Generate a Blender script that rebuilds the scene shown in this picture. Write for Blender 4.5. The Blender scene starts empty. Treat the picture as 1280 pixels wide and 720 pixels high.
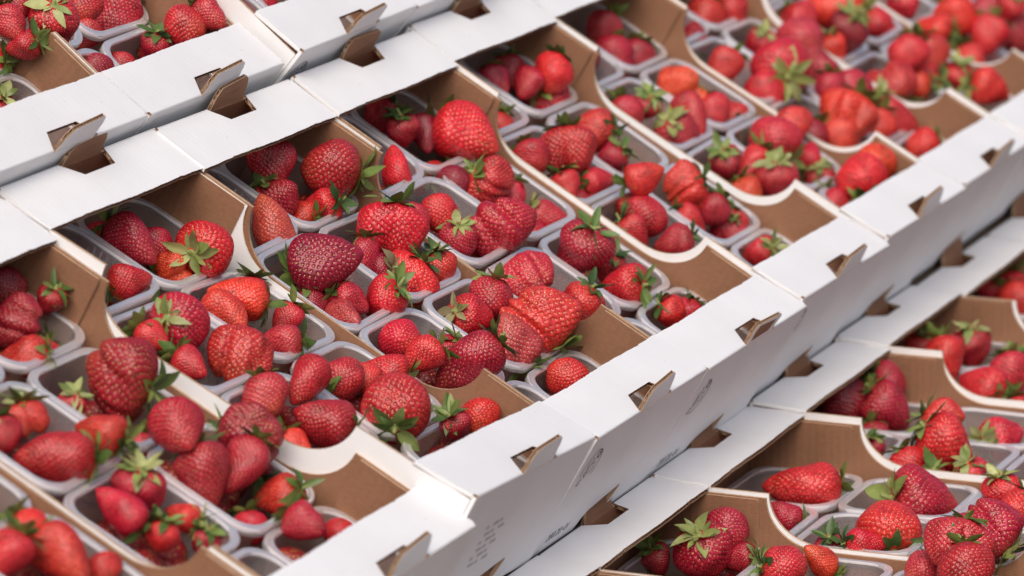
import bpy, bmesh, math, random
import numpy as np
from mathutils import Matrix, Vector, noise
random.seed(7)
rng = np.random.default_rng(11)
S = bpy.context.scene
COL = S.collection
R = math.radians

# ------------------------------------------------------------------ camera
# Local frame of the middle row: x runs across the row, y along it, z out of it.  The middle row slopes
# down to the right, so the whole arrangement is turned about y until the lower row lies level.
W, L, FW, BC, H, DR = 0.30, 0.5457, 0.0667, 0.1304, 0.150, 0.0042
TILT = 0.5205
RW = Matrix.Translation((0, 0, 1.25)) @ Matrix.Rotation(TILT, 4, 'Y')
FPX = 5114.75
CR = Matrix(((0.802314, 0.394847, 0.447648), (0.55545, -0.219267, -0.802121), (-0.218561, 0.892198, -0.395238)))
CPOS = Vector((1.25751, -2.91205, 1.63274))
cam = bpy.data.cameras.new('camera')
camo = bpy.data.objects.new('camera', cam); COL.objects.link(camo)
m = Matrix.Identity(4)
for i in range(3):
    m[i][0], m[i][1], m[i][2], m[i][3] = CR[0][i], -CR[1][i], -CR[2][i], CPOS[i]
camo.matrix_world = RW @ m
cam.sensor_width = 36; cam.lens = 36 * FPX / 1280
cam.clip_start = 0.05; cam.clip_end = 400
cam.dof.use_dof = True; cam.dof.focus_distance = 4.10; cam.dof.aperture_fstop = 5.6
S.camera = camo
RIGHT = (RW.to_3x3() @ Vector(CR[0])); UP = (RW.to_3x3() @ -Vector(CR[1])); FWD = (RW.to_3x3() @ Vector(CR[2]))
CAMW = camo.matrix_world.translation.copy()

# ------------------------------------------------------------------ sky, sun, exposure
wd = bpy.data.worlds.new('World'); S.world = wd; wd.use_nodes = True
nt = wd.node_tree; bg = nt.nodes['Background']
sky = nt.nodes.new('ShaderNodeTexSky'); sky.sky_type = 'NISHITA'; sky.sun_disc = False
SUN_EL, SUN_AZ = R(50), R(166)          # azimuth measured from +y towards +x
sky.sun_elevation = SUN_EL; sky.sun_rotation = SUN_AZ
sky.air_density = 1.0; sky.dust_density = 6.0; sky.ozone_density = 1.0
nt.links.new(sky.outputs[0], bg.inputs[0]); bg.inputs[1].default_value = 0.10
sl = bpy.data.lights.new('sun', 'SUN'); sl.energy = 1.1; sl.angle = R(50); sl.color = (1.0, 0.965, 0.93)
so = bpy.data.objects.new('sun', sl); COL.objects.link(so)
sd = Vector((math.sin(SUN_AZ) * math.cos(SUN_EL), math.cos(SUN_AZ) * math.cos(SUN_EL), math.sin(SUN_EL)))
so.rotation_euler = (-sd).to_track_quat('-Z', 'Y').to_euler(); so.location = sd * 8
S.view_settings.view_transform = 'Standard'; S.view_settings.look = 'None'
S.view_settings.gamma = 1; S.view_settings.use_curve_mapping = False
S.view_settings.exposure = 0.41
S.render.engine = 'CYCLES'
S.cycles.use_denoising = True
S.cycles.max_bounces = 10; S.cycles.transparent_max_bounces = 20; S.cycles.diffuse_bounces = 5
S.cycles.sample_clamp_indirect = 6

# ------------------------------------------------------------------ materials
def mat(name):
    mt = bpy.data.materials.new(name); mt.use_nodes = True
    return mt, mt.node_tree, mt.node_tree.nodes['Principled BSDF']
def N(t, kind, **kw):
    n = t.nodes.new(kind)
    for k, v in kw.items(): setattr(n, k, v)
    return n
def ramp(t, stops):
    n = t.nodes.new('ShaderNodeValToRGB'); e = n.color_ramp.elements
    while len(e) < len(stops): e.new(0.5)
    for i, (p, c) in enumerate(stops): e[i].position = p; e[i].color = (*c, 1)
    return n

def card_white():
    mt, t, b = mat('white_card')
    tc = N(t, 'ShaderNodeTexCoord')
    n1 = N(t, 'ShaderNodeTexNoise'); n1.inputs['Scale'].default_value = 9; n1.inputs['Detail'].default_value = 6
    n2 = N(t, 'ShaderNodeTexNoise'); n2.inputs['Scale'].default_value = 160; n2.inputs['Detail'].default_value = 2
    t.links.new(tc.outputs['Object'], n1.inputs[0]); t.links.new(tc.outputs['Object'], n2.inputs[0])
    r1 = ramp(t, [(0.3, (0.76, 0.755, 0.76)), (0.62, (0.82, 0.815, 0.82))]); t.links.new(n1.outputs[0], r1.inputs[0])
    sp = ramp(t, [(0.0, (0.42, 0.38, 0.36)), (0.2, (0.55, 0.5, 0.48)), (0.24, (1, 1, 1))]); t.links.new(n2.outputs[0], sp.inputs[0])
    mx = N(t, 'ShaderNodeMix', data_type='RGBA', blend_type='MULTIPLY'); mx.inputs[0].default_value = 1
    t.links.new(r1.outputs[0], mx.inputs[6]); t.links.new(sp.outputs[0], mx.inputs[7]); t.links.new(mx.outputs[2], b.inputs['Base Color'])
    b.inputs['Roughness'].default_value = 0.52; b.inputs['Specular IOR Level'].default_value = 0.35
    wv = N(t, 'ShaderNodeTexWave', bands_direction='Y'); wv.inputs['Scale'].default_value = 35; wv.inputs['Distortion'].default_value = 0.3
    t.links.new(tc.outputs['Object'], wv.inputs[0])
    ad = N(t, 'ShaderNodeMath', operation='MULTIPLY_ADD'); ad.inputs[1].default_value = 0.25
    t.links.new(wv.outputs['Fac'], ad.inputs[0]); t.links.new(n1.outputs[0], ad.inputs[2])
    bp = N(t, 'ShaderNodeBump'); bp.inputs['Strength'].default_value = 0.045; bp.inputs['Distance'].default_value = 0.004
    t.links.new(ad.outputs[0], bp.inputs['Height'])
    n4 = N(t, 'ShaderNodeTexNoise'); n4.inputs['Scale'].default_value = 26; n4.inputs['Detail'].default_value = 3; t.links.new(tc.outputs['Object'], n4.inputs[0])
    b4 = N(t, 'ShaderNodeBump'); b4.inputs['Strength'].default_value = 0.10; b4.inputs['Distance'].default_value = 0.006
    t.links.new(n4.outputs[0], b4.inputs['Height']); t.links.new(bp.outputs[0], b4.inputs['Normal']); t.links.new(b4.outputs[0], b.inputs['Normal'])
    return mt
def card_brown(name, c0, c1, stripe=True):
    mt, t, b = mat(name)
    tc = N(t, 'ShaderNodeTexCoord')
    mp = N(t, 'ShaderNodeMapping'); mp.inputs['Scale'].default_value = (60, 60, 420)
    t.links.new(tc.outputs['Object'], mp.inputs[0])
    n1 = N(t, 'ShaderNodeTexNoise'); n1.inputs['Scale'].default_value = 3; n1.inputs['Detail'].default_value = 5
    t.links.new(mp.outputs[0], n1.inputs[0])
    n2 = N(t, 'ShaderNodeTexNoise'); n2.inputs['Scale'].default_value = 14; t.links.new(tc.outputs['Object'], n2.inputs[0])
    ad = N(t, 'ShaderNodeMath', operation='MULTIPLY_ADD'); ad.inputs[1].default_value = 0.5
    t.links.new(n1.outputs[0], ad.inputs[0])
    hm = N(t, 'ShaderNodeMath', operation='MULTIPLY'); hm.inputs[1].default_value = 0.5
    t.links.new(n2.outputs[0], hm.inputs[0]); t.links.new(hm.outputs[0], ad.inputs[2])
    rp = ramp(t, [(0.3, c0), (0.7, c1)]); t.links.new(ad.outputs[0], rp.inputs[0])
    t.links.new(rp.outputs[0], b.inputs['Base Color'])
    b.inputs['Roughness'].default_value = 0.75; b.inputs['Specular IOR Level'].default_value = 0.25
    wv = N(t, 'ShaderNodeTexWave', bands_direction='X'); wv.inputs['Scale'].default_value = 36; wv.inputs['Distortion'].default_value = 0.6
    t.links.new(tc.outputs['Object'], wv.inputs[0])
    bp = N(t, 'ShaderNodeBump'); bp.inputs['Strength'].default_value = 0.10; bp.inputs['Distance'].default_value = 0.003
    t.links.new(wv.outputs['Fac'], bp.inputs['Height']); t.links.new(bp.outputs[0], b.inputs['Normal'])
    return mt
M_WHITE = card_white()
M_BROWN = card_brown('kraft_card', (0.205, 0.100, 0.054), (0.325, 0.162, 0.093))
M_EDGE = card_brown('kraft_cut_edge', (0.36, 0.22, 0.13), (0.55, 0.38, 0.25))

def plastic(name, haze, tint, rough, trl=0.4, ior=1.45, gk=0.8):
    mt, t, b = mat(name); out = t.nodes['Material Output']
    tr = N(t, 'ShaderNodeBsdfTransparent'); tr.inputs[0].default_value = (*tint, 1)
    df = N(t, 'ShaderNodeBsdfDiffuse'); df.inputs[0].default_value = (0.98, 0.955, 0.965, 1)
    tl = N(t, 'ShaderNodeBsdfTranslucent'); tl.inputs[0].default_value = (0.98, 0.955, 0.965, 1)
    mh = N(t, 'ShaderNodeMixShader'); mh.inputs[0].default_value = trl
    t.links.new(df.outputs[0], mh.inputs[1]); t.links.new(tl.outputs[0], mh.inputs[2])
    m1 = N(t, 'ShaderNodeMixShader'); m1.inputs[0].default_value = haze
    t.links.new(tr.outputs[0], m1.inputs[1]); t.links.new(mh.outputs[0], m1.inputs[2])
    gl = N(t, 'ShaderNodeBsdfGlossy'); gl.inputs['Roughness'].default_value = rough; gl.inputs[0].default_value = (1, 1, 1, 1)
    fr = N(t, 'ShaderNodeFresnel'); fr.inputs[0].default_value = ior
    tc = N(t, 'ShaderNodeTexCoord'); nz = N(t, 'ShaderNodeTexNoise'); nz.inputs['Scale'].default_value = 60
    t.links.new(tc.outputs['Object'], nz.inputs[0])
    bp = N(t, 'ShaderNodeBump'); bp.inputs['Strength'].default_value = 0.15; bp.inputs['Distance'].default_value = 0.003
    t.links.new(nz.outputs[0], bp.inputs['Height']); t.links.new(bp.outputs[0], gl.inputs['Normal'])
    gm = N(t, 'ShaderNodeMath', operation='MULTIPLY'); gm.inputs[1].default_value = gk; t.links.new(fr.outputs[0], gm.inputs[0])
    m2 = N(t, 'ShaderNodeMixShader'); t.links.new(gm.outputs[0], m2.inputs[0])
    t.links.new(m1.outputs[0], m2.inputs[1]); t.links.new(gl.outputs[0], m2.inputs[2])
    t.links.new(m2.outputs[0], out.inputs['Surface'])
    return mt
M_CLEAR = plastic('clear_plastic', 0.25, (0.99, 0.98, 0.99), 0.2, 0.5)
M_RIM = plastic('milky_plastic_rim', 0.58, (0.99, 0.98, 0.99), 0.22, 0.25, 1.42, 0.5)

def berry_mat():
    mt, t, b = mat('strawberry_flesh')
    oi = N(t, 'ShaderNodeObjectInfo'); tc = N(t, 'ShaderNodeTexCoord')
    at = N(t, 'ShaderNodeAttribute'); at.attribute_name = 'ripeness'
    n1 = N(t, 'ShaderNodeTexNoise'); n1.inputs['Scale'].default_value = 3.2; n1.inputs['Detail'].default_value = 5
    av = N(t, 'ShaderNodeVectorMath', operation='ADD'); rv = N(t, 'ShaderNodeMath', operation='MULTIPLY'); rv.inputs[1].default_value = 40
    t.links.new(oi.outputs['Random'], rv.inputs[0]); t.links.new(tc.outputs['Object'], av.inputs[0]); t.links.new(rv.outputs[0], av.inputs[1])
    t.links.new(av.outputs[0], n1.inputs[0])
    r1 = ramp(t, [(0.3, (0.62, 0.55, 0.6)), (0.5, (1, 1, 1)), (0.72, (1.0, 1.18, 1.1))]); t.links.new(n1.outputs[0], r1.inputs[0])
    mu = N(t, 'ShaderNodeMix', data_type='RGBA', blend_type='MULTIPLY'); mu.inputs[0].default_value = 0.9; mu.clamp_result = False
    n5 = N(t, 'ShaderNodeTexNoise'); n5.inputs['Scale'].default_value = 13; n5.inputs['Detail'].default_value = 4; t.links.new(av.outputs[0], n5.inputs[0])
    r5 = ramp(t, [(0.30, (0.66, 0.6, 0.65)), (0.52, (1, 1, 1)), (0.75, (1.25, 1.9, 1.8))]); t.links.new(n5.outputs[0], r5.inputs[0])
    m5 = N(t, 'ShaderNodeMix', data_type='RGBA', blend_type='MULTIPLY'); m5.inputs[0].default_value = 1; m5.clamp_result = False
    t.links.new(r1.outputs[0], m5.inputs[6]); t.links.new(r5.outputs[0], m5.inputs[7])
    t.links.new(oi.outputs['Color'], mu.inputs[6]); t.links.new(m5.outputs[2], mu.inputs[7])
    # unripe end: pale orange to straw, by the thing's own ripening
    pw = N(t, 'ShaderNodeMath', operation='MULTIPLY'); t.links.new(at.outputs['Fac'], pw.inputs[0]); t.links.new(oi.outputs['Alpha'], pw.inputs[1])
    mx = N(t, 'ShaderNodeMix', data_type='RGBA'); t.links.new(pw.outputs[0], mx.inputs[0])
    t.links.new(mu.outputs[2], mx.inputs[6]); mx.inputs[7].default_value = (0.62, 0.26, 0.06, 1)
    t.links.new(mx.outputs[2], b.inputs['Base Color'])
    b.inputs['Roughness'].default_value = 0.27; b.inputs['Specular IOR Level'].default_value = 0.5
    n3 = N(t, 'ShaderNodeTexNoise'); n3.inputs['Scale'].default_value = 30; n3.inputs['Detail'].default_value = 3
    t.links.new(tc.outputs['Object'], n3.inputs[0])
    bp = N(t, 'ShaderNodeBump'); bp.inputs['Strength'].default_value = 0.06; bp.inputs['Distance'].default_value = 0.02
    t.links.new(n3.outputs[0], bp.inputs['Height']); t.links.new(bp.outputs[0], b.inputs['Normal'])
    b.inputs['Subsurface Weight'].default_value = 0.15; b.inputs['Subsurface Radius'].default_value = (1.0, 0.12, 0.08); b.inputs['Subsurface Scale'].default_value = 0.004
    return mt
M_BERRY = berry_mat()
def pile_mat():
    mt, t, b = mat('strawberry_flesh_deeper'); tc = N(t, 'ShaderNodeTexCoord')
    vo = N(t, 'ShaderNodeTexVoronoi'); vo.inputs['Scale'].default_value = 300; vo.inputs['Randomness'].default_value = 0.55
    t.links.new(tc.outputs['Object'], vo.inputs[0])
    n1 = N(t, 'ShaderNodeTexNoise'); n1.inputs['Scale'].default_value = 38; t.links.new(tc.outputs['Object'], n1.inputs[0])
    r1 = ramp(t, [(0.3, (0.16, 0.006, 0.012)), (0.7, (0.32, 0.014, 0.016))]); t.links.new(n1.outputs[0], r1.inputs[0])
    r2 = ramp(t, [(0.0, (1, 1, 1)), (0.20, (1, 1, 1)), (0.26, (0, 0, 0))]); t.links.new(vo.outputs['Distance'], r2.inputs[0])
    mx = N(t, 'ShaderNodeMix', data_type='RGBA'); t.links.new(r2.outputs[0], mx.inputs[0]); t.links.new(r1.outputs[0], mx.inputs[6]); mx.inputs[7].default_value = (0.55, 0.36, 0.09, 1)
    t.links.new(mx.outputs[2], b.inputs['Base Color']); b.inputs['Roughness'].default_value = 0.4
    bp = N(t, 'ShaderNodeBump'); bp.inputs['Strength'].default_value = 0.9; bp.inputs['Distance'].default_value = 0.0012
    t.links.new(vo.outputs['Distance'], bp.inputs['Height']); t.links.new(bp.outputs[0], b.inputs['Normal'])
    return mt
M_PILE = pile_mat()
def plain(name, c0, c1, scale, rough, use_obj=False):
    mt, t, b = mat(name); tc = N(t, 'ShaderNodeTexCoord')
    n1 = N(t, 'ShaderNodeTexNoise'); n1.inputs['Scale'].default_value = scale; n1.inputs['Detail'].default_value = 4
    t.links.new(tc.outputs['Object'], n1.inputs[0])
    rp = ramp(t, [(0.3, c0), (0.7, c1)]); t.links.new(n1.outputs[0], rp.inputs[0])
    if use_obj:
        oi = N(t, 'ShaderNodeObjectInfo'); mu = N(t, 'ShaderNodeMix', data_type='RGBA', blend_type='MULTIPLY'); mu.inputs[0].default_value = 1
        t.links.new(oi.outputs['Color'], mu.inputs[6]); t.links.new(rp.outputs[0], mu.inputs[7]); t.links.new(mu.outputs[2], b.inputs['Base Color'])
    else:
        t.links.new(rp.outputs[0], b.inputs['Base Color'])
    b.inputs['Roughness'].default_value = rough
    return mt
M_SEED = plain('strawberry_seed', (0.40, 0.20, 0.05), (0.82, 0.62, 0.24), 11.0, 0.4)
M_LEAF = plain('sepal_leaf', (0.72, 0.76, 0.7), (1.0, 1.0, 1.0), 5.0, 0.5, True)
M_STEM = plain('stem_green', (0.16, 0.2, 0.05), (0.30, 0.33, 0.10), 4.0, 0.55)
M_INK = plain('grey_print_ink', (0.13, 0.12, 0.13), (0.26, 0.25, 0.26), 300, 0.7)
M_INKF = plain('faint_print_ink', (0.40, 0.38, 0.40), (0.55, 0.53, 0.55), 300, 0.7)
M_WOOD = plain('shelf_board', (0.12, 0.08, 0.05), (0.2, 0.14, 0.09), 6, 0.7)
M_GROUND = plain('ground_paving', (0.16, 0.155, 0.15), (0.24, 0.235, 0.23), 2.5, 0.85)

# ------------------------------------------------------------------ mesh helpers
def mesh(name, verts, faces, mats, fmat=None, smooth=False):
    me = bpy.data.meshes.new(name); me.from_pydata([tuple(v) for v in verts], [], faces)
    for mt in mats: me.materials.append(mt)
    if fmat is not None: me.polygons.foreach_set('material_index', fmat)
    if smooth: me.polygons.foreach_set('use_smooth', [True] * len(me.polygons))
    me.update(); return me
def link(name, me, parent=None, mtx=None):
    o = bpy.data.objects.new(name, me); COL.objects.link(o)
    if parent is not None: o.parent = parent
    if mtx is not None: o.matrix_local = mtx
    return o
def tag(o, label, cat, group=None, kind=None):
    if label: o['label'] = label
    if cat: o['category'] = cat
    if group: o['group'] = group
    if kind: o['kind'] = kind
class MB:
    def __init__(s): s.v, s.f, s.m = [], [], []
    def prism(s, poly, fn, t0, t1, m_lo, m_hi, m_side, over={}):
        """poly: 2-D outline; fn(u, v, t) -> point; faces at t0 and t1 and round the side"""
        n, b = len(poly), len(s.v)
        s.v += [fn(u, v, t0) for u, v in poly] + [fn(u, v, t1) for u, v in poly]
        s.f.append(list(range(b, b + n))); s.m.append(m_lo)
        s.f.append(list(range(b + 2 * n - 1, b + n - 1, -1))); s.m.append(m_hi)
        for i in range(n):
            j = (i + 1) % n; s.f.append([b + j, b + i, b + n + i, b + n + j]); s.m.append(over.get(i, m_side))
    def box(s, a, c, mi=0):
        (x0, y0, z0), (x1, y1, z1) = a, c; b = len(s.v)
        s.v += [(x, y, z) for z in (z0, z1) for y in (y0, y1) for x in (x0, x1)]
        for q in ((0, 2, 3, 1), (4, 5, 7, 6), (0, 1, 5, 4), (2, 6, 7, 3), (0, 4, 6, 2), (1, 3, 7, 5)):
            s.f.append([b + i for i in q]); s.m.append(mi)
    def wave(s, ys, lo, hi, fn, mi):
        b = len(s.v)
        for y in ys: s.v += [fn(y, lo(y)), fn(y, hi(y))]
        for i in range(len(ys) - 1):
            s.f.append([b + 2 * i, b + 2 * i + 2, b + 2 * i + 3, b + 2 * i + 1]); s.m.append(mi)
    def build(s, name, mats, tw=0.0, smooth=False):
        v = [(x, y, z + H - tw * (x / (L / 2)) * (y / (W / 2))) for x, y, z in s.v]
        me = mesh(name, v, s.f, mats, s.m, smooth)
        bm = bmesh.new(); bm.from_mesh(me); bmesh.ops.recalc_face_normals(bm, faces=bm.faces); bm.to_mesh(me); bm.free()
        return me
CARD = [M_WHITE, M_BROWN, M_EDGE]
T = 0.004; YE = W / 2 - 0.001
def arc_profile(sh=0.0):
    """top edge of a side wall: high at both ends, dropping through a concave curve to the low middle"""
    zb, zl, xs = -0.0092, -0.060, L / 2 - BC + sh
    pts = []
    n = 12
    for i in range(n + 1):                       # left end: falls steeply, then flattens out
        a = i / n * math.pi / 2
        pts.append((-xs + 0.058 * (1 - math.cos(a)) ** 1.0, zb + (zl - zb) * math.sin(a)))
    return [(-L / 2 + T + 0.0005, zb)] + pts + [(-x, z) for x, z in reversed(pts)] + [(L / 2 - T - 0.0005, zb)]
TAB = [(-0.037, -0.003), (-0.0275, 0.012), (-0.017, 0.0185), (0.040, 0.0205), (0.0445, 0.018), (0.044, 0.013), (0.037, -0.003)]
CUT = [(-0.037, 0.0), (-0.026, 0.014), (-0.016, 0.019), (0.052, 0.0300), (0.055, 0.0275), (0.040, 0.0)]
def slot_depth(y):
    if abs(y) > YE - 0.00315: return 0.0042
    if y < -0.039 or y > 0.046: return 0.002
    if y < -0.021: return 0.002 + (y + 0.039) / 0.018 * 0.021
    if y > 0.036: return 0.002 + (0.046 - y) / 0.010 * 0.021
    return 0.023
def tray_parts(tw, lift, var):
    vr = random.Random(40 + var)
    out = []
    for sg in (-1, 1):
        X = lambda u, sg=sg: sg * (L / 2 - u)           # u: distance in from the outer end
        # top flap: two liners, with the wavy fluting between them
        mb = MB(); zt = lambda u: -DR * u / FW - 0.0015 * math.sin(min(1, u / FW) * 3.14)
        ysl = sorted([-YE, -YE + 0.0031, -YE + 0.0032, -0.039, -0.0385, -0.021, -0.018, 0.034, 0.036, 0.0455, 0.046, YE - 0.0032, YE - 0.0031, YE] + [-YE + 0.006 + q * 0.00527 for q in range(55)])
        uhi = lambda y: FW + 0.0006 * math.sin(y * 37 + 1) + 0.0002 * math.sin(y * 191) + 0.00018 * math.sin(y * 613 + 2) - (0.0009 if 0.095 < y < 0.101 or -0.088 < y < -0.083 else 0)
        for t0, t1, mlo, mhi in ((-0.0006, 0.0, 1, 0), (-0.0046, -0.0040, 1, 1)):
            b0 = len(mb.v); nn = len(ysl)
            for y in ysl:
                for u in (slot_depth(y), uhi(y)):
                    for t in (t0, t1): mb.v.append((X(u), y, -DR * u / FW + t))
            for q in range(nn - 1):
                c = b0 + 4 * q; d = c + 4
                mb.f += [[c + 1, c + 3, d + 3, d + 1], [c, d, d + 2, c + 2], [c + 2, d + 2, d + 3, c + 3], [c, c + 1, d + 1, d]]; mb.m += [mhi, mlo, 2, 2]
            for c in (b0, b0 + 4 * (nn - 1)): mb.f.append([c, c + 1, c + 3, c + 2]); mb.m.append(0)
        for y in (-YE, YE):
            c = len(mb.v); mb.v += [(X(0.0042), y, -0.0006), (X(FW), y, -DR - 0.0006), (X(FW), y, -DR - 0.0040), (X(0.0042), y, -0.0040)]; mb.f.append([c, c + 1, c + 2, c + 3]); mb.m.append(0)
        for (y0, y1) in ((-YE + 0.0032, -0.039), (0.046, YE - 0.0032)):   # rounded fold along the outer edge
            b = len(mb.v)
            for k in range(5):
                a = k / 4 * math.pi / 2
                for y in (y0, y1): mb.v.append((X(0.002 - 0.002 * math.sin(a)), y, -0.002 + 0.002 * math.cos(a)))
            for k in range(4): mb.f.append([b + 2 * k, b + 2 * k + 1, b + 2 * k + 3, b + 2 * k + 2]); mb.m.append(0)
        fl = mb.build('top_flap', CARD, tw)
        wv = MB(); ys = [-YE + i * (2 * YE) / 330 for i in range(331)]
        wv.wave(ys, lambda y: slot_depth(y) + 0.0008, lambda y: FW - 0.0012 + 0.0005 * math.sin(y * 700),
                lambda y, u: (X(u), y, -DR * u / FW - 0.0023 + 0.0017 * math.sin(y * 2 * math.pi / 0.0088)), 0)
        out.append(('top_flap', fl, [('fluting', wv.build('fluting', [M_EDGE], tw, True))], None))
        # end wall with the cut-out along its foot
        mb = MB()
        ol = [(-YE, -H), *[(y, -H + z) for y, z in CUT], (YE, -H), (YE, -0.002), (-YE, -0.002)]
        mb.prism(ol, lambda u, v, t: (X(t), u, v), 0.0, T, 0, 1, 2, {len(ol) - 3: 0, len(ol) - 1: 0})
        out.append(('end_wall', mb.build('end_wall', CARD, tw), [], None))
        # tab that stands up through the slot
        mb = MB(); lean = vr.uniform(.08, .34) if sg > 0 else vr.uniform(-.34, -.14); hz, bend = vr.uniform(.88, 1.12), vr.uniform(-3.5, 3.5)
        f = lambda u, v, t: (X(t + (lean + bend * u) * max(0, v) + 0.0002), u, v * (hz if v > 0 else 1))
        mb.prism(TAB, f, 0.0, 0.0006, 0, 1, 2); mb.prism(TAB, f, 0.0034, 0.004, 1, 1, 2)
        ys = [-0.036 + i * 0.0795 / 80 for i in range(81)]
        top = lambda y: min(0.0185 + (y + 0.017) * 0.035, 0.012 + (y + 0.0275) * 0.62 if y < -0.017 else 1, 0.02 if y > 0.04 else 1) - 0.0004
        wv = MB(); wv.wave(ys, lambda y: -0.003 if y < 0.037 else -0.003 + (y - 0.037) * 2.2, top, lambda y, z: f(y, z, 0.002 + 0.0013 * math.sin(y * 2 * math.pi / 0.0062)), 0)
        out.append(('tab', mb.build('tab', CARD, tw), [('fluting', wv.build('tab_fluting', [M_EDGE], tw, True))], None))
    for sg in (-1, 1):
        mb = MB(); dz = lift if sg < 0 else 0.0
        ol = [(x, z + dz) for x, z in arc_profile(0.007 if sg < 0 and lift < 0 else 0.0)] + [(L / 2 - T - 0.0005, -H), (-L / 2 + T + 0.0005, -H)]
        mb.prism(ol, lambda u, v, t: (u, sg * (YE - t), v), 0.0, 0.0036, 0, 1, 2)
        out.append(('side_wall', mb.build('side_wall', CARD, tw), [], None))
        for e in (-1, 1):
            mb = MB(); x0, x1 = L / 2 - T - 0.001, L / 2 - BC + 0.007
            ol = [(e * x0, -0.0105), (e * (x1 + 0.001), -0.0105), (e * (x1), -0.0135), (e * (x1 + 0.0005), -H + 0.006), (e * x0, -H + 0.006)]
            mb.prism(ol, lambda u, v, t: (u, sg * (YE - 0.0039 - t), v), 0.0, 0.0032, 1, 1, 2)
            out.append(('corner_flap', mb.build('corner_flap', CARD, tw), [], None))
    mb = MB(); mb.box((-L / 2 + T + 0.0005, -YE + T, -H + 0.001), (L / 2 - T - 0.0005, YE - T, -H + 0.004), 1)
    out.append(('tray_floor', mb.build('tray_floor', CARD, tw), [], None))
    return out
_tray_cache = {}; _tray_seen = []
def make_tray(mtx, label, tw=0.0, group=None, lift=0.0):
    var = len(_tray_seen) % 5; _tray_seen.append(1)
    if (tw, lift, var) not in _tray_cache: _tray_cache[tw, lift, var] = tray_parts(tw, lift, var)
    e = link('cardboard_tray', None); e.matrix_world = mtx; e.empty_display_size = 0.05
    tag(e, label, 'tray', group)
    for nm, me, subs, _ in _tray_cache[tw, lift, var]:
        o = link(nm, me, e)
        for sn, sm in subs:
            c = link(sn, sm, o); c['kind'] = 'stuff'
    return e

# ------------------------------------------------------------------ where the trays stand
ORD = ['nearest', 'second', 'third', 'fourth', 'fifth', 'sixth', 'seventh', 'eighth', 'ninth', 'tenth', 'farthest']
ADJ = {0: (0.003, 0.0019, -0.0033, -0.0052, -0.0183, -0.0053), 1: (-0.0055, 0.0014, 0.004, -0.0273, -0.0322, -0.0183),
       2: (0.0009, -0.0051, -0.0002, -0.0049, -0.0021, -0.007), 3: (0.0045, -0.0051, 0.0007, 0.0071, 0.0091, -0.0119),
       4: (-0.0001, -0.0044, 0.0025, -0.0082, 0.0049, -0.0092), 5: (-0.0043, 0.0003, 0.0028, -0.0013, -0.0041, -0.008),
       6: (-0.0076, -0.0005, 0.0019, -0.0068, -0.0027, 0.0042), 7: (-0.008, 0.0, 0.004, 0.0, -0.003, 0.004),
       8: (-0.009, 0.001, 0.003, -0.003, 0.002, -0.003), -1: (0.004, 0.001, -0.006, 0.004, -0.01, 0.004)}
TRAYS = {}
def local(adj):
    q = Vector(adj[3:]); a = q.length
    rm = Matrix.Rotation(a, 4, q.normalized()) if a > 1e-9 else Matrix.Identity(4)
    return Matrix.Translation(adj[:3]) @ rm @ Matrix.Translation((0, 0, -H))
MID = RW
UPR = RW @ Matrix.Translation((-0.0059, -0.0157, 0.0149)) @ Matrix.Rotation(0.1779, 4, 'Y')
LOW = RW @ Matrix.Translation((L + 0.0029, 0.308, -0.1442)) @ Matrix.Rotation(-TILT, 4, 'Y')
for k in range(-1, 9):
    mx = MID @ Matrix.Translation((L / 2, (k + 0.5) * W, 0)) @ local(ADJ[k])
    TRAYS['T%d' % k] = (mx, make_tray(mx, 'white cardboard strawberry tray, %s of the sloping middle row' % ORD[k + 1], 0.007 if k == 1 else 0.0, 'trays of the middle row', 0.003 if k >= 4 or k == 1 else -0.002), ORD[k + 1] + ' middle-row tray')
for k, adj in {1: (0, 0, 0, 0, 0, 0), 2: (0.0005, 0, 0.001, 0.003, 0.002, 0.001), 3: (0.004, 0.006, 0.021, -0.002, 0.004, 0.01), 4: (0.003, 0.005, 0.018, 0.004, 0, 0.004)}.items():
    mx = UPR @ Matrix.Translation((-L / 2, (k + 0.5) * W, 0)) @ local(adj)
    TRAYS['U%d' % k] = (mx, make_tray(mx, 'white cardboard strawberry tray, %s of the steep upper row' % ORD[k - 1], 0.0, 'trays of the upper row'), ORD[k - 1] + ' upper-row tray')
for k in range(0, 7):
    j = lambda a: random.uniform(-a, a)
    adj = (j(.002), j(.001), j(.002), j(.006), j(.004), j(.004)) if k != 4 else (-0.003, 0.0, 0.004, -0.02, 0.0, 0.012)
    mx = LOW @ Matrix.Translation((L / 2, (k + 0.5) * W, 0)) @ local(adj)
    TRAYS['L%d' % k] = (mx, make_tray(mx, 'white cardboard strawberry tray, %s of the level lower row' % ORD[k], 0.0, 'trays of the lower row', 0.002), ORD[k] + ' lower-row tray')
# what carries them: a sloping or level board under each row, and the ground
for nm, fr, x0, x1 in (('display_shelf', MID, 0.0, L - 0.004), ('display_shelf', UPR, -L, -0.004), ('display_shelf', LOW, 0.004, L)):
    mb = MB(); mb.box((x0, -1.2, -H - 0.03 - H), (x1, 3.4, -H - 0.010 - H)); o = link(nm, mb.build(nm, [M_WOOD])); o.matrix_world = fr; o['kind'] = 'structure'
g = link('ground', mesh('ground', [(-60, -60, 0), (60, -60, 0), (60, 60, 0), (-60, 60, 0)], [(0, 1, 2, 3)], [M_GROUND])); g['kind'] = 'structure'

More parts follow.
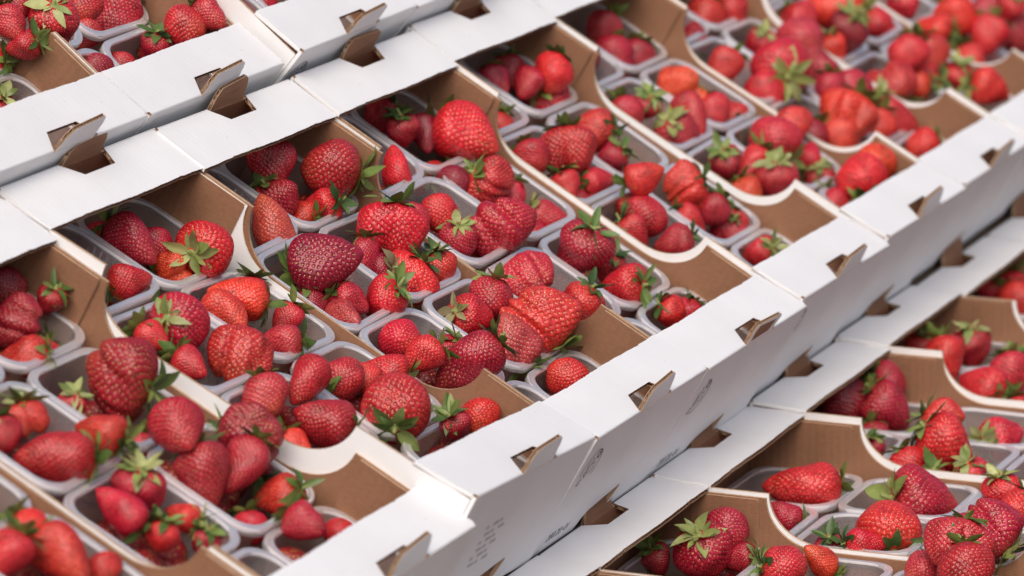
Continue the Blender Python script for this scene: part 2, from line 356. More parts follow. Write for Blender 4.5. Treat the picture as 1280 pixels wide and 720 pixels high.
# ------------------------------------------------------------------ print on the end walls
def ring(mb, cx, cy, rx, ry, w, a0, a1, n, tilt=0, wob=0.0):
    b = len(mb.v)
    for i in range(n + 1):
        a = R(a0 + (a1 - a0) * i / n); k = 1 + wob * math.sin(5 * a + 1)
        for rr in (-w / 2, w / 2):
            x, y = (rx * k + rr) * math.cos(a), (ry * k + rr) * math.sin(a)
            mb.v.append((L / 2 + 0.0004, cx + x * math.cos(tilt) - y * math.sin(tilt), cy + x * math.sin(tilt) + y * math.cos(tilt)))
    for i in range(n): mb.f.append([b + 2 * i, b + 2 * i + 1, b + 2 * i + 3, b + 2 * i + 2]); mb.m.append(0)
def emblem(broken):
    mb = MB(); cy, cz = -W / 2 + 0.034, -0.045
    ring(mb, cy, cz, 0.0195, 0.0215, 0.0016, *((-40, 200) if not broken else (-100, 95)), 40)
    ring(mb, cy + 0.002, cz - 0.003, 0.011, 0.006, 0.0016, 20, 330, 24, 0.6, 0.18)
    ring(mb, cy - 0.003, cz + 0.003, 0.006, 0.009, 0.0015, 40, 260, 20, 0.3, 0.2)
    ring(mb, cy + 0.007, cz + 0.0135, 0.003, 0.005, 0.0022, 0, 360, 14, 0.8)
    ring(mb, cy - 0.010, cz - 0.0165, 0.0045, 0.0025, 0.0016, 0, 300, 14, 0.5)
    return mb
def text_mesh(body, size):
    c = bpy.data.curves.new('print', 'FONT'); c.body = body; c.size = size
    o = bpy.data.objects.new('print', c); COL.objects.link(o)
    me = bpy.data.meshes.new_from_object(o.evaluated_get(bpy.context.evaluated_depsgraph_get()))
    bpy.data.objects.remove(o); me.materials.clear(); return me
TXT = text_mesh('200.20.-01', 0.0135); TXT.materials.append(M_INK)
BLK = MB()
for i in range(6):
    for j2 in range(3):
        y0 = 0.0 + 0.004 * (i % 2) + j2 * 0.016; BLK.v += []; BLK.box((L / 2 + 0.0002, -W / 2 + 0.085 + y0, -0.055 - i * 0.009), (L / 2 + 0.0004, -W / 2 + 0.085 + y0 + 0.006 + 0.007 * ((i + j2) % 2), -0.0515 - i * 0.009))
def wall_print(key, items):
    par = TRAYS[key][1]
    for it in items:
        if it == 'E': link('printed_emblem', emblem(False).build('printed_emblem', [M_INK]), par)
        elif it == 'e': link('printed_emblem', emblem(True).build('printed_emblem', [M_INK]), par)
        elif it == 'C': link('printed_code', TXT, par, Matrix(((0, 0, 1, L / 2 + 0.0004), (1, 0, 0, -W / 2 + 0.028), (0, 1, 0, H - 0.1375), (0, 0, 0, 1))))
        elif it == 'B':
            o = link('printed_lines', BLK.build('printed_lines', [M_INKF]), par); o['kind'] = 'stuff'
for key, items in (('T1', 'B'), ('T2', 'EC'), ('T3', 'eC'), ('T4', 'E'), ('U3', 'E'), ('T0', 'C')): wall_print(key, items)

# ------------------------------------------------------------------ punnets
PX, PY, RIMZ, PH = 0.1290, 0.1405, -0.062, 0.080
def rrect(hx, hy, r, n=7):
    p = []
    for cx, cy, a0 in ((hx - r, hy - r, 0), (-hx + r, hy - r, 90), (-hx + r, -hy + r, 180), (hx - r, -hy + r, 270)):
        for i in range(n + 1):
            a = R(a0 + 90 * i / n); p.append((cx + r * math.cos(a), cy + r * math.sin(a)))
    return p
def dens(poly, step):
    out = []
    for i, a in enumerate(poly):
        b = poly[(i + 1) % len(poly)]; d = math.dist(a, b); k = max(1, int(d / step))
        out += [(a[0] + (b[0] - a[0]) * q / k, a[1] + (b[1] - a[1]) * q / k) for q in range(k)]
    return out
def loft(rings, close_bottom):
    v, f = [], []; n = len(rings[0])
    for rg in rings: v += rg
    for k in range(len(rings) - 1):
        for i in range(n): f.append([k * n + i, k * n + (i + 1) % n, (k + 1) * n + (i + 1) % n, (k + 1) * n + i])
    if close_bottom: f.append(list(range((len(rings) - 1) * n, len(rings) * n)))
    return v, f
def punnet_meshes():
    base = dens(rrect(1, 1, 0.40, 10), 0.035)
    def ringat(inset, z, rib=0.0):
        hx, hy = PX / 2 - inset, PY / 2 - inset; out = []
        for i, (a, b) in enumerate(base):
            k = 1 - rib * (0.5 + 0.5 * math.cos(i * math.pi * 2 / 4)) / hx
            out.append((a * hx * k, b * hy * k, z))
        return out
    rings = [ringat(0.0072, 0.0), ringat(0.0076, -0.004), ringat(0.0078, -0.008), ringat(0.0086, -0.012, 0.0012), ringat(0.011, -0.035, 0.0014),
             ringat(0.015, -0.060, 0.0014), ringat(0.0165, -0.071, 0.0008), ringat(0.019, -0.077), ringat(0.025, -PH)]
    v, f = loft(rings, True); body = mesh('punnet_body', v, f, [M_CLEAR], None, True)
    rr = [ringat(0.0074, -0.0010), ringat(0.0068, 0.0012), ringat(0.0058, 0.0018), ringat(0.0046, 0.0010), ringat(0.0028, 0.0004), ringat(0.0014, 0.0012), ringat(0.0004, 0.0014), ringat(-0.0004, 0.0), ringat(-0.0002, -0.0065), ringat(0.0006, -0.0066), ringat(0.0008, -0.0012), ringat(0.0066, -0.0012)]
    v, f = loft(rr, False); rim = mesh('rim', v, f, [M_RIM], None, True)
    return body, rim
PBODY, PRIM = punnet_meshes()
def project(p):
    d = p - CAMW; z = d.dot(FWD)
    return 640 + FPX * d.dot(RIGHT) / z, 360 - FPX * d.dot(UP) / z, z
PUN = {}
SIDE = {0: 'near-side', 1: 'far-side'}; NTH = ['first', 'second', 'third', 'fourth']
for key, (mx, tr, tname) in TRAYS.items():
    for i in range(4):
        for j in range(2):
            c = Vector((-L / 2 + 0.0125 + (i + 0.5) * 0.1325, (-1, 1)[j] * 0.0722, H + RIMZ))
            x, y, z = project(mx @ c)
            if not (-110 < x < 1390 and -90 < y < 830): continue
            jt = lambda a: random.uniform(-a, a)
            lm = Matrix.Translation((c.x + jt(.0012), c.y + jt(.001), c.z - 0.002 + jt(.002))) @ Matrix.Rotation(jt(R(1.2)), 4, 'X') @ Matrix.Rotation(jt(R(1.2)), 4, 'Y') @ Matrix.Rotation(jt(R(1.0)), 4, 'Z')
            e = link('plastic_punnet', PBODY); e.matrix_world = mx @ lm
            tag(e, 'clear plastic punnet, %s %s from left, in %s' % (SIDE[j], NTH[i], tname), 'punnet', 'punnets in the trays')
            link('rim', PRIM, e)
            PUN[(key, i, j)] = (e, c)

# ------------------------------------------------------------------ strawberries: shapes
GA = math.pi * (3 - math.sqrt(5))
def berry_mesh(kind, seed, nu, nv, seeds=True, dimple=True):
    rg = np.random.default_rng(seed); ph = rg.uniform(0, 6.28, 8)
    ln, a, b, sx, sy, lob, nl = {'c': (1.16, .42, .66, 1, .95, .035, 3), 'r': (0.98, .46, .50, 1, .95, .03, 4), 'l': (1.42, .45, .60, .95, .9, .04, 3),
                                 'h': (0.98, .42, .52, 1.12, .80, .05, 2), 'f': (0.95, .44, .46, 1.14, .84, .05, 5)}[kind]
    sh, pw, q1 = {'c': (.29, 1.5, .70), 'r': (.40, 1.9, .58), 'l': (.28, 1.7, .68), 'h': (.34, 2.0, .58), 'f': (.34, 2.0, .60)}[kind]
    def prof(t):
        lo = np.sqrt(np.clip(1 - (1 - np.clip(t, 0, sh) / sh) ** 2.2, 0, 1)) ** .9
        hi = np.clip(1 - (np.clip(t - sh, 0, 1) / (1 - sh)) ** pw, 0, 1) ** q1
        return 0.5 * np.where(t < sh, lo, hi)
    def surf(t, th):
        r = prof(t)
        w = np.sin(np.pi * np.clip(t, 0, 1)) ** .7
        k = 1 + lob * w * np.cos(nl * th + ph[0] + 1.5 * t) + .03 * w * np.cos(2 * th + ph[1] + 3 * t) + .025 * w * np.cos(7 * th + ph[2]) * (kind in 'fh')
        x, y = r * k * np.cos(th) * sx, r * k * np.sin(th) * sy
        z = ln * (0.5 - t)
        if kind == 'h':
            z = z + 0.20 * np.exp(-(x / 0.17) ** 2) * np.clip((t - .35) / .65, 0, 1) ** 1.2; y = y * (1 - .32 * np.exp(-(x / .13) ** 2) * np.clip(t, 0, 1))
        if kind == 'f':
            for c0, q, dp, wd_ in ((-.18 + .06 * np.sin(ph[5]), ph[3], .24, .060), (.20 + .08 * np.sin(ph[2]), ph[4], .14, .080)):
                cr = np.exp(-((x - c0 - .09 * np.sin(2.5 * z + q)) / wd_) ** 2); y = y * (1 - dp * cr * np.clip(t * 1.6, 0, 1)); z = z + .10 * cr * np.clip((t - .5) * 2, 0, 1)
        bx = .05 * np.sin(2.2 * z + ph[6]); by = .05 * np.sin(2.0 * z + ph[7])
        g1 = 1 + .055 * np.sin(5.1 * x + 3.2 * z + ph[3]) * np.sin(4.3 * y - 2.7 * z + ph[4]) + .03 * np.sin(9 * z + 6 * x + ph[5])
        g1 = 1 + (g1 - 1) * w
        return np.stack([x * g1 + bx, y * g1 + by, z], -1)
    s = (np.arange(nu + 1)) / nu; t = (1 - np.cos(np.pi * s)) / 2; t = np.clip(t, 1e-4, 1 - 1e-4)
    th = np.arange(nv) / nv * 2 * np.pi
    TT, TH = np.meshgrid(t, th, indexing='ij'); P = surf(TT, TH).reshape(-1, 3)
    # seeds on a golden spiral, even by area
    td = np.linspace(0.002, .998, 400); rr = prof(td)
    ds = np.sqrt(np.gradient(rr, td) ** 2 + ln ** 2); ar = np.cumsum(rr * ds); ar /= ar[-1]
    n = {'c': 430, 'r': 400, 'l': 470, 'h': 470, 'f': 500}[kind]
    fr = (np.arange(n) + .5) / n * .93 + .05; ts = np.interp(fr, ar, td); ts = np.clip(ts + rg.normal(0, .004, n), .01, .99); ths = np.arange(n) * GA + rg.normal(0, .022, n) / np.maximum(.3, 2 * prof(ts))
    sp = surf(ts, ths); e = 1e-3
    n1 = surf(np.clip(ts + e, 0, 1), ths) - sp; n2 = surf(ts, ths + e) - sp; sn = np.cross(n1, n2); sn /= np.linalg.norm(sn, axis=1)[:, None] + 1e-12
    sn *= np.sign((sn * (sp * [1, 1, .6])).sum(1))[:, None]
    rip = np.clip((TT.reshape(-1) - .62) / .38, 0, 1) ** 1.3 + .55 * np.clip((.16 - TT.reshape(-1)) / .16, 0, 1)
    if dimple:
        # vertex normals by finite difference
        du = surf(np.clip(TT + e, 0, 1 - 1e-5), TH).reshape(-1, 3) - P; dv = surf(TT, TH + e).reshape(-1, 3) - P
        nn = np.cross(du, dv); nn /= np.linalg.norm(nn, axis=1)[:, None] + 1e-12
        nn *= np.sign((nn * (P * [1, 1, .6])).sum(1))[:, None]
        d = np.sqrt(np.maximum(0, np.concatenate([((q * q).sum(1)[:, None] + (sp * sp).sum(1)[None] - 2 * q @ sp.T).min(1) for q in np.array_split(P, 8)])))
        P = P + nn * (-.024 * np.exp(-(d / .0180) ** 2) + .005 * np.clip(d / .04, 0, 1))[:, None]
    sz = math.sqrt((P[:, 0].max() - P[:, 0].min()) * (P[:, 2].max() - P[:, 2].min())); P /= sz
    F = []
    for i in range(nu):
        for j in range(nv):
            j2 = (j + 1) % nv; F.append((i * nv + j, (i + 1) * nv + j, (i + 1) * nv + j2, i * nv + j2))
    F.append(tuple(range(nv - 1, -1, -1))[::-1]); F.append(tuple(nu * nv + j for j in range(nv))[::-1])
    me = mesh('strawberry_' + kind, P.tolist(), F, [M_BERRY], None, True)
    at = me.attributes.new('ripeness', 'FLOAT', 'POINT'); at.data.foreach_set('value', rip.astype(np.float32))
    bm = bmesh.new(); bm.from_mesh(me); bmesh.ops.recalc_face_normals(bm, faces=bm.faces); bm.to_mesh(me); bm.free()
    me2 = None
    if seeds:
        sp = sp / sz; V, FF = [], []
        for q in range(n):
            c, nz = sp[q], sn[q]; ax = np.array([0, 0, -1.0]); tt = ax - nz * (ax @ nz); tt /= np.linalg.norm(tt) + 1e-9; bb = np.cross(nz, tt)
            c = c - nz * .0125; b0 = len(V); al, bl, hl = .0130, .0078, .0058
            V += [c + tt * al, c + bb * bl, c - tt * al * .8, c - bb * bl, c + nz * hl + tt * .003]
            V += [c + (tt * .7 + bb * .7) * bl * 1.05, c + (-tt * .7 + bb * .7) * bl, c + (-tt * .7 - bb * .7) * bl, c + (tt * .7 - bb * .7) * bl * 1.05]
            lp = [0, 5, 1, 6, 2, 7, 3, 8]
            for w in range(8): FF.append((b0 + lp[w], b0 + lp[(w + 1) % 8], b0 + 4))
        me2 = mesh('seeds_' + kind, [tuple(v) for v in V], FF, [M_SEED], None, True)
    top = float(P[:, 2].max())
    return me, me2, top
VAR = {k: [berry_mesh(k, 100 + i + ord(k), 104, 184) for i in range(n)] for k, n in (('c', 4), ('r', 3), ('l', 2), ('h', 2), ('f', 3))}
LOWV = [berry_mesh(k, 50 + i, 14, 16, False, False) for i, k in enumerate('ccrrl')]

def sepal_mesh(seed):
    rg = random.Random(seed); n = 7; V, F = [], []
    up, curl, wd_ = rg.uniform(-.4, .5), rg.uniform(-1.8, .7), rg.uniform(.30, .50); tw = rg.uniform(-.9, .9)
    for i in range(n + 1):
        s = i / n; w = wd_ * (math.sin(math.pi * min(1, s * .93 + .07) ** .8) ** .85) * .5 + .004
        if i == n: w = .004
        ang = up + curl * s
        x = s * (1 - .12 * abs(curl) * s); z = up * s * .6 + curl * s * s * .42; sd_ = tw * s * s * .25
        for k in (-1, -.5, 0, .5, 1): V.append((x, k * w + sd_, z + .16 * abs(k) * w * 2 * (1 if curl > -.5 else .4) + tw * k * w * s))
    for i in range(n):
        for k in range(4): F.append((i * 5 + k, (i + 1) * 5 + k, (i + 1) * 5 + k + 1, i * 5 + k + 1))
    return mesh('sepal', V, F, [M_LEAF], None, True)
SEP = [sepal_mesh(i) for i in range(26)]
def hub_mesh(seed):
    rg = random.Random(seed); V, F = [], []; n = 9; h = rg.uniform(.05, .16); lx, ly = rg.uniform(-.08, .08), rg.uniform(-.08, .08)
    for r, z in ((.13, -.02), (.115, .02), (.06, .035), (.036, .045), (.03, .045 + h), (.02, .05 + h)):
        for i in range(n):
            a = i / n * 6.2832; q = max(0, (z - .045) / max(h, .01)); V.append((r * math.cos(a) + lx * q, r * math.sin(a) + ly * q, z))
    for k in range(5):
        for i in range(n): F.append((k * n + i, k * n + (i + 1) % n, (k + 1) * n + (i + 1) % n, (k + 1) * n + i))
    F.append(tuple(5 * n + i for i in range(n)))
    return mesh('calyx', V, F, [M_STEM], None, True)
HUB = [hub_mesh(i) for i in range(5)]

# tones: deep, crimson, red, scarlet, orange, dull
TONE = {'d': (0.27, 0.008, 0.024), 'm': (0.40, 0.011, 0.029), 'r': (0.51, 0.015, 0.029), 's': (0.59, 0.020, 0.024), 'o': (0.63, 0.034, 0.022), 'p': (0.45, 0.042, 0.047)}
TWORD = {'d': 'dark crimson', 'm': 'crimson', 'r': 'red', 's': 'bright red', 'o': 'orange red', 'p': 'dull pinkish'}
SWORD = {'c': '', 'r': 'rounded ', 'l': 'long ', 'h': 'heart-shaped ', 'f': 'wide folded '}
PEEK = {}
# every strawberry that shows: x, y and size as seen, where its leafy end points (angle in the picture, turn towards the eye), tone, shape, leaf colour
# leaves: g green, d dark green, y yellow green, b brownish, - none seen
B = {
'U1': [(12,30,46,120,-20,'r','c','-'),(22,6,40,100,-30,'m','r','-'),(33,49,30,15,20,'m','c','g'),(68,33,68,85,48,'r','c','y'),(-8,72,34,0,20,'r','c','g'),(5,126,26,60,40,'r','r','y')],
'U2': [(140,22,64,55,-15,'r','l','d'),(105,10,46,90,-40,'m','r','-'),(112,37,28,60,-30,'r','c','-'),(195,57,40,75,30,'r','c','d'),(233,34,54,170,-30,'s','r','-'),(262,22,48,140,-20,'r','c','-'),(125,80,30,90,-30,'m','r','-'),(160,77,22,90,-30,'r','r','-')],
'U3': [(330,0,30,60,-30,'r','r','-')],
'T-1': [(8,697,64,60,-20,'r','c','-'),(40,668,56,150,-20,'o','c','-'),(78,698,78,140,-25,'s','l','-'),(130,712,44,100,-30,'s','r','-')],
'T0': [(8,360,52,120,-20,'d','r','-'),(25,402,66,150,-30,'m','f','-'),(30,446,58,10,5,'s','c','y'),(58,436,26,70,-20,'r','c','-'),(66,366,24,60,30,'m','c','g'),
       (5,545,46,120,-20,'m','r','-'),(34,526,50,110,-10,'s','h','g'),(69,573,80,0,-5,'m','l','g'),(125,541,60,-20,10,'s','c','g'),(33,508,24,90,30,'r','c','y'),
       (148,470,102,-25,12,'d','f','g'),(92,503,40,70,40,'m','c','y'),(225,535,74,120,-40,'m','c','-'),(177,556,34,90,-20,'r','r','-'),
       (150,635,60,-35,5,'r','l','d'),(176,612,60,85,30,'m','h','y'),(203,671,42,75,20,'s','r','g'),(232,636,32,-20,10,'s','c','y'),
       (315,545,84,170,-25,'d','f','-'),(257,597,78,110,-15,'m','c','g'),(300,583,66,60,-25,'m','l','-'),(347,621,60,20,22,'s','c','g'),(317,652,30,100,-20,'r','r','-'),(318,572,34,-60,30,'m','c','d'),
       (383,656,56,150,-25,'r','c','-'),(428,660,30,90,-30,'s','r','-'),(262,668,22,80,30,'r','c','g')],
'T1': [(127,302,46,130,-30,'r','r','-'),(163,352,50,195,15,'r','c','g'),(165,304,66,140,-20,'m','l','g'),(197,308,44,110,-30,'m','r','-'),(220,342,50,190,-25,'o','h','-'),(259,313,74,190,62,'s','r','y'),(203,326,26,60,20,'r','c','g'),
       (228,402,72,168,58,'m','r','y'),(192,424,44,140,-25,'s','c','-'),(240,456,48,150,-25,'r','c','-'),(300,447,78,70,-35,'r','f','-'),(205,392,30,140,-20,'r','r','-'),
       (283,392,56,140,-35,'o','l','-'),(297,373,62,-15,0,'o','l','d'),(357,400,42,60,-20,'r','c','-'),(350,429,52,5,5,'p','c','d'),(372,440,24,20,20,'s','c','g'),(316,360,30,80,-20,'r','c','-'),
       (332,497,60,110,-25,'p','r','-'),(382,478,60,60,-35,'r','l','-'),(405,525,74,-20,-10,'m','c','g'),(375,549,32,150,-20,'o','c','-'),(330,530,36,120,-20,'m','r','-'),
       (430,473,56,-140,25,'m','r','g'),(460,470,40,100,-30,'o','r','-'),(480,464,56,-15,8,'r','c','g'),(492,507,84,-85,48,'r','r','g'),
       (600,521,48,80,-30,'s','r','-'),(573,530,38,120,35,'m','c','g')],
'T2': [(339,210,64,95,-12,'m','c','g'),(340,256,60,110,20,'m','h','g'),(338,280,62,-72,8,'p','l','d'),(413,213,74,-8,-6,'m','r','g'),(403,256,46,10,25,'s','c','d'),(379,258,30,-20,20,'s','c','g'),
       (410,330,84,200,-15,'d','c','-'),(438,377,46,150,12,'r','c','g'),(432,396,50,165,-50,'p','l','-'),(396,371,26,100,-10,'d','r','-'),(477,374,60,38,32,'r','c','g'),
       (487,292,78,78,-8,'r','h','g'),(459,318,40,90,-10,'m','l','-'),(478,327,26,10,30,'d','c','b'),(506,350,66,48,2,'s','h','d'),(547,343,56,95,14,'s','c','d'),
       (501,426,54,140,-30,'r','r','-'),(527,447,52,35,-12,'r','c','g'),(584,455,76,38,-8,'m','l','d'),(560,432,30,40,10,'m','c','g'),
       (592,395,58,165,42,'r','c','b'),(612,374,56,75,4,'m','r','y'),(667,400,94,-48,-12,'s','f','g'),(640,426,70,-65,-15,'p','c','g'),
       (707,471,50,-40,-25,'s','r','-')],
'T3': [(495,209,46,-80,12,'s','l','g'),(522,214,28,-15,20,'r','c','y'),(475,145,44,40,-10,'m','r','g'),(500,166,46,88,30,'m','c','d'),(530,168,42,100,-30,'d','l','-'),(583,171,84,155,-12,'s','c','d'),(541,214,30,20,20,'r','c','g'),(574,216,22,100,-30,'d','r','-'),
       (517,274,42,130,-30,'m','r','-'),(551,268,48,110,-30,'r','r','-'),(574,299,48,92,42,'m','r','y'),(620,280,80,-60,-30,'m','f','-'),(612,317,46,60,-20,'d','r','-'),
       (613,229,62,148,26,'r','f','g'),(645,246,34,100,-20,'r','l','-'),(688,276,50,150,12,'m','l','y'),(671,289,38,185,22,'r','c','g'),
       (659,349,70,150,-45,'r','f','-'),(725,386,58,60,12,'s','c','d'),
       (725,316,76,60,34,'m','c','g'),(777,359,60,5,36,'r','c','g'),(803,374,36,120,-30,'s','r','-'),(768,328,26,80,25,'r','c','d'),
       (842,391,40,135,18,'s','c','d'),(862,385,30,60,-20,'r','r','-')],
'T4': [(629,155,34,90,-20,'s','r','-'),(620,102,42,120,-20,'m','c','-'),(640,86,38,100,-20,'m','c','-'),(658,106,44,60,-30,'r','c','-'),(684,126,60,125,52,'r','r','y'),(690,92,52,60,-15,'s','r','d'),
       (665,197,44,120,-20,'m','r','-'),(707,190,64,90,-10,'r','h','d'),(710,235,42,110,-20,'r','c','-'),(747,228,44,190,20,'r','c','d'),(735,247,30,190,25,'m','c','d'),
       (742,164,56,0,15,'s','r','d'),(762,200,42,40,10,'m','c','g'),(806,219,46,200,-5,'s','c','g'),(775,214,32,100,-20,'r','r','-'),
       (792,292,46,135,12,'r','c','d'),(810,271,54,170,-25,'r','r','-'),(842,303,46,15,4,'m','c','d'),
       (855,237,58,25,0,'s','f','d'),(862,277,42,150,15,'r','c','d'),(890,262,42,40,-10,'m','r','g'),(908,293,46,65,14,'r','h','g'),(920,272,26,90,-20,'r','r','-'),
       (950,311,40,20,38,'s','c','y')],
'T5': [(753,36,44,60,-20,'m','r','-'),(767,80,60,100,-25,'m','c','-'),(793,72,48,60,-25,'m','r','-'),(787,136,36,120,-20,'r','r','-'),(806,134,44,60,48,'m','c','g'),(847,166,54,125,45,'m','r','y'),(863,146,52,120,-30,'r','l','-'),
       (857,115,60,200,-30,'o','h','-'),(893,139,44,120,-20,'r','r','-'),(914,145,46,-50,45,'r','c','g'),
       (908,206,46,115,42,'m','c','g'),(970,226,54,95,28,'m','r','y'),(940,208,46,60,-20,'r','l','-'),(937,237,38,120,-20,'o','r','-'),
       (967,175,64,-55,22,'r','r','y'),(990,158,48,90,-30,'s','r','-'),(1015,193,40,-110,30,'r','c','y'),
       (1028,224,40,100,35,'m','c','y'),(1077,222,62,-85,30,'s','r','g'),(1095,205,50,60,-30,'o','r','-'),(1047,248,30,120,-20,'r','r','-')],
'T6': [(880,27,54,70,-20,'s','c','g'),(912,14,48,100,-20,'r','r','g'),(868,46,42,-100,25,'d','c','y'),(905,86,46,60,-25,'r','c','-'),(957,117,50,120,-30,'r','r','-'),(975,82,74,-65,60,'r','r','y'),(1000,52,60,100,-30,'p','r','-'),(1023,80,50,-60,15,'m','c','g'),(951,51,34,60,40,'r','c','y'),
       (1060,146,68,60,-20,'o','f','-'),(1050,173,48,100,-30,'o','r','-'),(1092,160,50,60,-20,'o','c','-'),(1020,165,34,60,-20,'d','r','-'),
       (1065,115,52,120,-30,'m','r','-'),(1122,150,54,150,14,'r','l','y'),(1040,110,40,90,-20,'m','r','-'),(1100,128,34,80,40,'r','c','y'),(1152,183,44,20,-20,'s','r','-')],
'T7': [(1000,28,50,120,-20,'r','r','-'),(1037,8,66,0,0,'o','l','y'),(1057,45,54,70,25,'d','c','y'),(1100,34,44,150,20,'r','c','y'),(1045,58,34,110,20,'o','c','g'),
       (1110,104,60,-60,22,'r','h','y'),(1135,68,50,60,-20,'r','r','-'),(1160,70,54,100,-20,'s','r','-'),(1160,98,36,10,30,'r','c','g'),(1145,100,32,0,10,'o','c','g'),
       (1200,96,40,95,32,'r','c','y'),(1237,112,50,160,14,'s','c','y')],
'T8': [(1130,8,44,110,35,'r','c','y'),(1167,34,44,-20,20,'s','c','g'),(1195,22,50,120,-20,'s','r','-'),(1205,30,44,-100,30,'s','c','g'),(1232,48,52,60,-20,'r','c','-'),(1216,70,36,120,-20,'s','r','-'),(1242,14,54,-120,25,'m','c','y'),(1270,42,46,100,-20,'m','r','-'),(1262,8,40,60,30,'s','c','y')],
'L1': [(878,690,72,105,45,'m','r','y'),(908,664,54,80,-32,'m','r','-'),(922,690,34,5,20,'m','c','y'),(822,694,36,120,30,'m','c','g'),(980,710,58,175,10,'r','r','d'),(1023,700,42,-45,-20,'o','l','-'),
       (1152,714,50,40,-20,'p','r','-'),(1207,712,68,90,-25,'m','r','-'),(1196,683,76,70,-20,'r','f','-'),(1232,660,82,-50,12,'m','f','y')],
'L2': [(980,645,44,-35,12,'m','c','g'),(1002,608,78,0,-4,'r','l','g'),(1042,682,36,110,30,'m','c','d'),(1082,682,48,175,2,'r','c','d'),(1112,660,78,-85,46,'s','r','d'),(1157,628,84,172,18,'m','c','y'),(1256,622,56,110,20,'s','c','y'),(1272,640,56,60,-20,'s','r','-')],
'L3': [(1088,560,32,100,20,'m','c','g'),(1057,502,58,120,-20,'d','r','-'),(1110,510,66,130,16,'m','c','g'),(1110,478,50,160,20,'m','r','d'),(1092,540,34,100,-20,'m','r','-'),
       (1135,585,50,110,-20,'r','r','-'),(1186,559,76,140,6,'r','c','g'),(1166,594,30,90,35,'m','c','g'),(1214,597,44,110,30,'r','c','y'),(1180,530,60,150,-20,'s','f','-'),(1254,548,60,190,34,'r','c','y')],
'L4': [(1152,436,42,95,30,'r','c','g'),(1182,452,56,100,-20,'s','c','-'),(1214,436,52,95,20,'m','c','y'),(1225,484,62,-30,34,'s','c','y'),(1262,468,54,100,-20,'r','r','-'),(1277,452,36,120,30,'m','c','g'),(1277,508,34,100,-20,'s','r','-')],
'L5': [(1272,376,50,120,-20,'s','r','-'),(1240,360,34,90,30,'r','c','g'),(1262,350,30,90,-20,'r','r','-')],
}
LEAF = {'g': [(0.10, 0.17, 0.035), (0.17, 0.24, 0.055), (0.24, 0.30, 0.08)], 'd': [(0.05, 0.11, 0.025), (0.08, 0.15, 0.035), (0.13, 0.20, 0.05)],
        'y': [(0.24, 0.30, 0.08), (0.33, 0.36, 0.11), (0.40, 0.41, 0.16)], 'b': [(0.24, 0.22, 0.08), (0.30, 0.25, 0.12), (0.20, 0.15, 0.08)]}
def axes(ca, cf, roll):
    v = (RIGHT * math.cos(R(ca)) + UP * math.sin(R(ca))) * math.cos(R(cf)) - FWD * math.sin(R(cf))
    x = v.cross(-FWD)
    if x.length < 0.05: x = RIGHT.copy()
    x.normalize(); y = v.cross(x).normalized()
    m3 = Matrix((x, y, v)).transposed()
    return m3 @ Matrix.Rotation(roll, 3, 'Z')
placed = {}
N_IND = 0
berries = []
for key, lst in B.items():
    mx = TRAYS[key][0]; inv = mx.inverted(); o_l = inv @ CAMW; done = []
    for (px, py, d, ca, cf, tone, shp, lf) in sorted(lst, key=lambda q: -q[2]):
        dirw = (FWD + RIGHT * ((px - 640) / FPX) - UP * ((py - 360) / FPX)); d_l = inv.to_3x3() @ dirw
        best = None
        for zc in np.linspace(-0.10, -0.018, 30):
            s = (H + zc - o_l.z) / d_l.z; p = o_l + d_l * s; r = d * s / FPX * 0.525
            c = 1e9; who = None
            for i in range(4):
                for j in range(2):
                    cx, cy = -L / 2 + 0.0125 + (i + 0.5) * 0.1325, (-1, 1)[j] * 0.0722
                    over = 0.62 if zc > -0.050 else 0.86
                    pen = max(0, abs(p.x - cx) + over * r - 0.058) + max(0, abs(p.y - cy) + over * r - 0.064)
                    if pen < c: c, who = pen, (i, j)
            zp = -0.084 + 0.95 * r
            cost = c / 0.006 + abs(zc - zp) / 0.020
            for (q, rq) in done: cost += max(0, 0.80 * (r + rq) - (p - q).length) / 0.006
            if best is None or cost < best[0]: best = (cost, p.copy(), r, who, zc)
        cost, p, r, who, zc = best
        if d < 42:                                # only the top of a full-sized fruit shows
            r2 = r * 42 / d; p = p - Vector((0, 0, 1.15 * (r2 - r) + 0.003)) + Vector((0, 0.25 * (r2 - r), 0)); r = r2
        if lf == '-' and cf > -27: lf = 'g'
        done.append((p, r))
        berries.append(dict(key=key, p=p, r=r, who=who, px=px, py=py, d=d, ca=ca, cf=cf, tone=tone, shp=shp, lf=lf))
    placed[key] = done

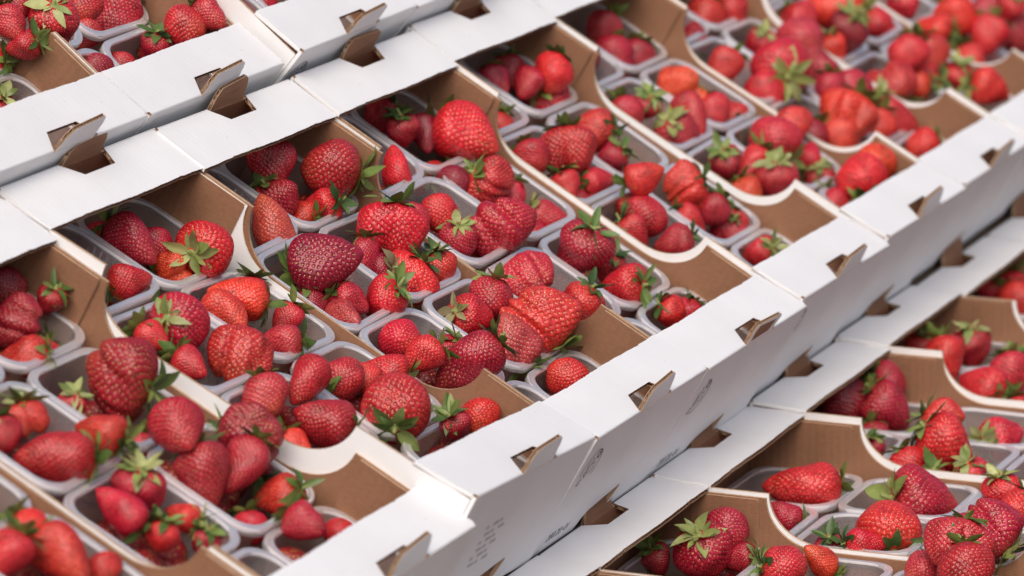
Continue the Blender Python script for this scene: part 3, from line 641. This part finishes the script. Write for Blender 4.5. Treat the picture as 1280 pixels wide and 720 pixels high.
def add_berry(bd, name_label, group):
    mx = TRAYS[bd['key']][0]; me, sd_, top = random.choice(VAR[bd['shp']])
    m3 = axes(bd['ca'], bd['cf'], random.uniform(-.5, .5) + (random.choice((0, math.pi)))) if bd['shp'] in 'hf' else axes(bd['ca'], bd['cf'], random.uniform(0, 6.28))
    s = bd['r'] * 2
    o = link('strawberry', me); o.matrix_world = Matrix.Translation(mx @ bd['p']) @ m3.to_4x4() @ Matrix.Scale(s, 4)
    t = TONE[bd['tone']]; v = random.uniform(.86, 1.14)
    un = random.random(); un = (0.28 if bd['tone'] in 'op' else 0.15 if bd['tone'] == 's' else 0.12) * un ** 1.2
    o.color = (t[0] * v, t[1] * random.uniform(.7, 1.5), t[2] * random.uniform(.8, 1.3), un)
    tag(o, name_label, 'strawberry', group)
    se = link('seeds', sd_, o); se['kind'] = 'stuff'
    if bd['lf'] != '-':
        ca = link('calyx', random.choice(HUB), o, Matrix.Translation((0, 0, top - 0.035)) @ Matrix.Rotation(random.uniform(0, 6), 4, 'Z'))
        n = random.randint(13, 18); pal = LEAF[bd['lf']]; k0 = min(0.58, max(0.42, 0.0205 / s)); a0 = random.uniform(0, 6)
        for i in range(n):
            a = a0 + i / n * 6.2832 + random.uniform(-.22, .22); sc = k0 * (random.uniform(.80, 1.18) if i % 3 else random.uniform(.5, .8))
            pitch = random.uniform(-.5, .35) + (0.3 if i % 2 else 0)
            lm = Matrix.Rotation(a, 4, 'Z') @ Matrix.Translation((.06, 0, .012 + .01 * (i % 2))) @ Matrix.Rotation(-pitch, 4, 'Y') @ Matrix.Diagonal((sc, sc, sc, 1))
            sp = link('sepal', random.choice(SEP), ca, lm); c = random.choice(pal); w = random.uniform(.68, 1.1); sp.color = (c[0] * w, c[1] * w, c[2] * w, 1)
    return o
# order within each punnet, seen from the left, gives every strawberry its own label
bypun = {}
for bd in berries: bypun.setdefault((bd['key'],) + bd['who'], []).append(bd)
OW = ['leftmost', 'second from left', 'third from left', 'fourth from left', 'fifth from left', 'sixth from left', 'seventh from left', 'eighth from left', 'ninth from left', 'tenth from left']
for kk, lst in bypun.items():
    lst.sort(key=lambda q: q['px'])
    for n, bd in enumerate(lst):
        where = 'in %s %s punnet, %s' % (SIDE[kk[2]], NTH[kk[1]], TRAYS[kk[0]][2])
        pos = OW[n] if len(lst) > 1 else 'alone on top'
        add_berry(bd, ('%s %sstrawberry %s %s' % (TWORD[bd['tone']], SWORD[bd['shp']], pos, where)), 'strawberries in the punnets'); N_IND += 1
# ------------------------------------------------------------------ strawberries lying deeper in the punnets
fill = []
for (key, i, j), (e, c) in PUN.items():
    mx = TRAYS[key][0]
    own = [b for b in berries if b['key'] == key and b['who'] == (i, j)]
    pts = []
    for b in own:
        z = b['p'].z - H - 1.25 * b['r'] - 0.018
        if z > -0.125: pts.append(Vector((max(c.x - .036, min(c.x + .036, b['p'].x + random.uniform(-.006, .006))), max(c.y - .042, min(c.y + .042, b['p'].y + random.uniform(-.006, .008))), H + z)))
    for a in (-1, 1):
        for b2 in (-1, 1): pts.append(Vector((c.x + a * .026 + random.uniform(-.006, .006), c.y + b2 * .032 + random.uniform(-.006, .006), H - 0.121 + random.uniform(-.004, .006))))
    if not own:
        for a in range(5): pts.append(Vector((c.x + random.uniform(-.034, .034), c.y + random.uniform(-.038, .038), H - 0.078 + random.uniform(-.012, .014))))
    fill += [(key, (i, j), mx @ p, random.uniform(.034, .044)) for p in pts]
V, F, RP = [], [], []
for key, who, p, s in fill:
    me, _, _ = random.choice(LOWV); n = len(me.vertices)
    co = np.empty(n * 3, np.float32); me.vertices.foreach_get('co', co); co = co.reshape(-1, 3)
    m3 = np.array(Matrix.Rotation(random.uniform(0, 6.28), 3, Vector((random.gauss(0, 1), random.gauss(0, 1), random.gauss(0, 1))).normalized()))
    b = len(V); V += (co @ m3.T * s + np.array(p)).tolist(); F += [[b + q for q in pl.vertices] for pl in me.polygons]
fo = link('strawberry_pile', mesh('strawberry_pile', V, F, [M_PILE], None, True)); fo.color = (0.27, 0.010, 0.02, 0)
tag(fo, 'strawberries lying deeper in the punnets beneath those on top', 'strawberries', None, 'stuff')
print('individual strawberries', N_IND, 'fillers', len(fill), 'punnets', len(PUN))
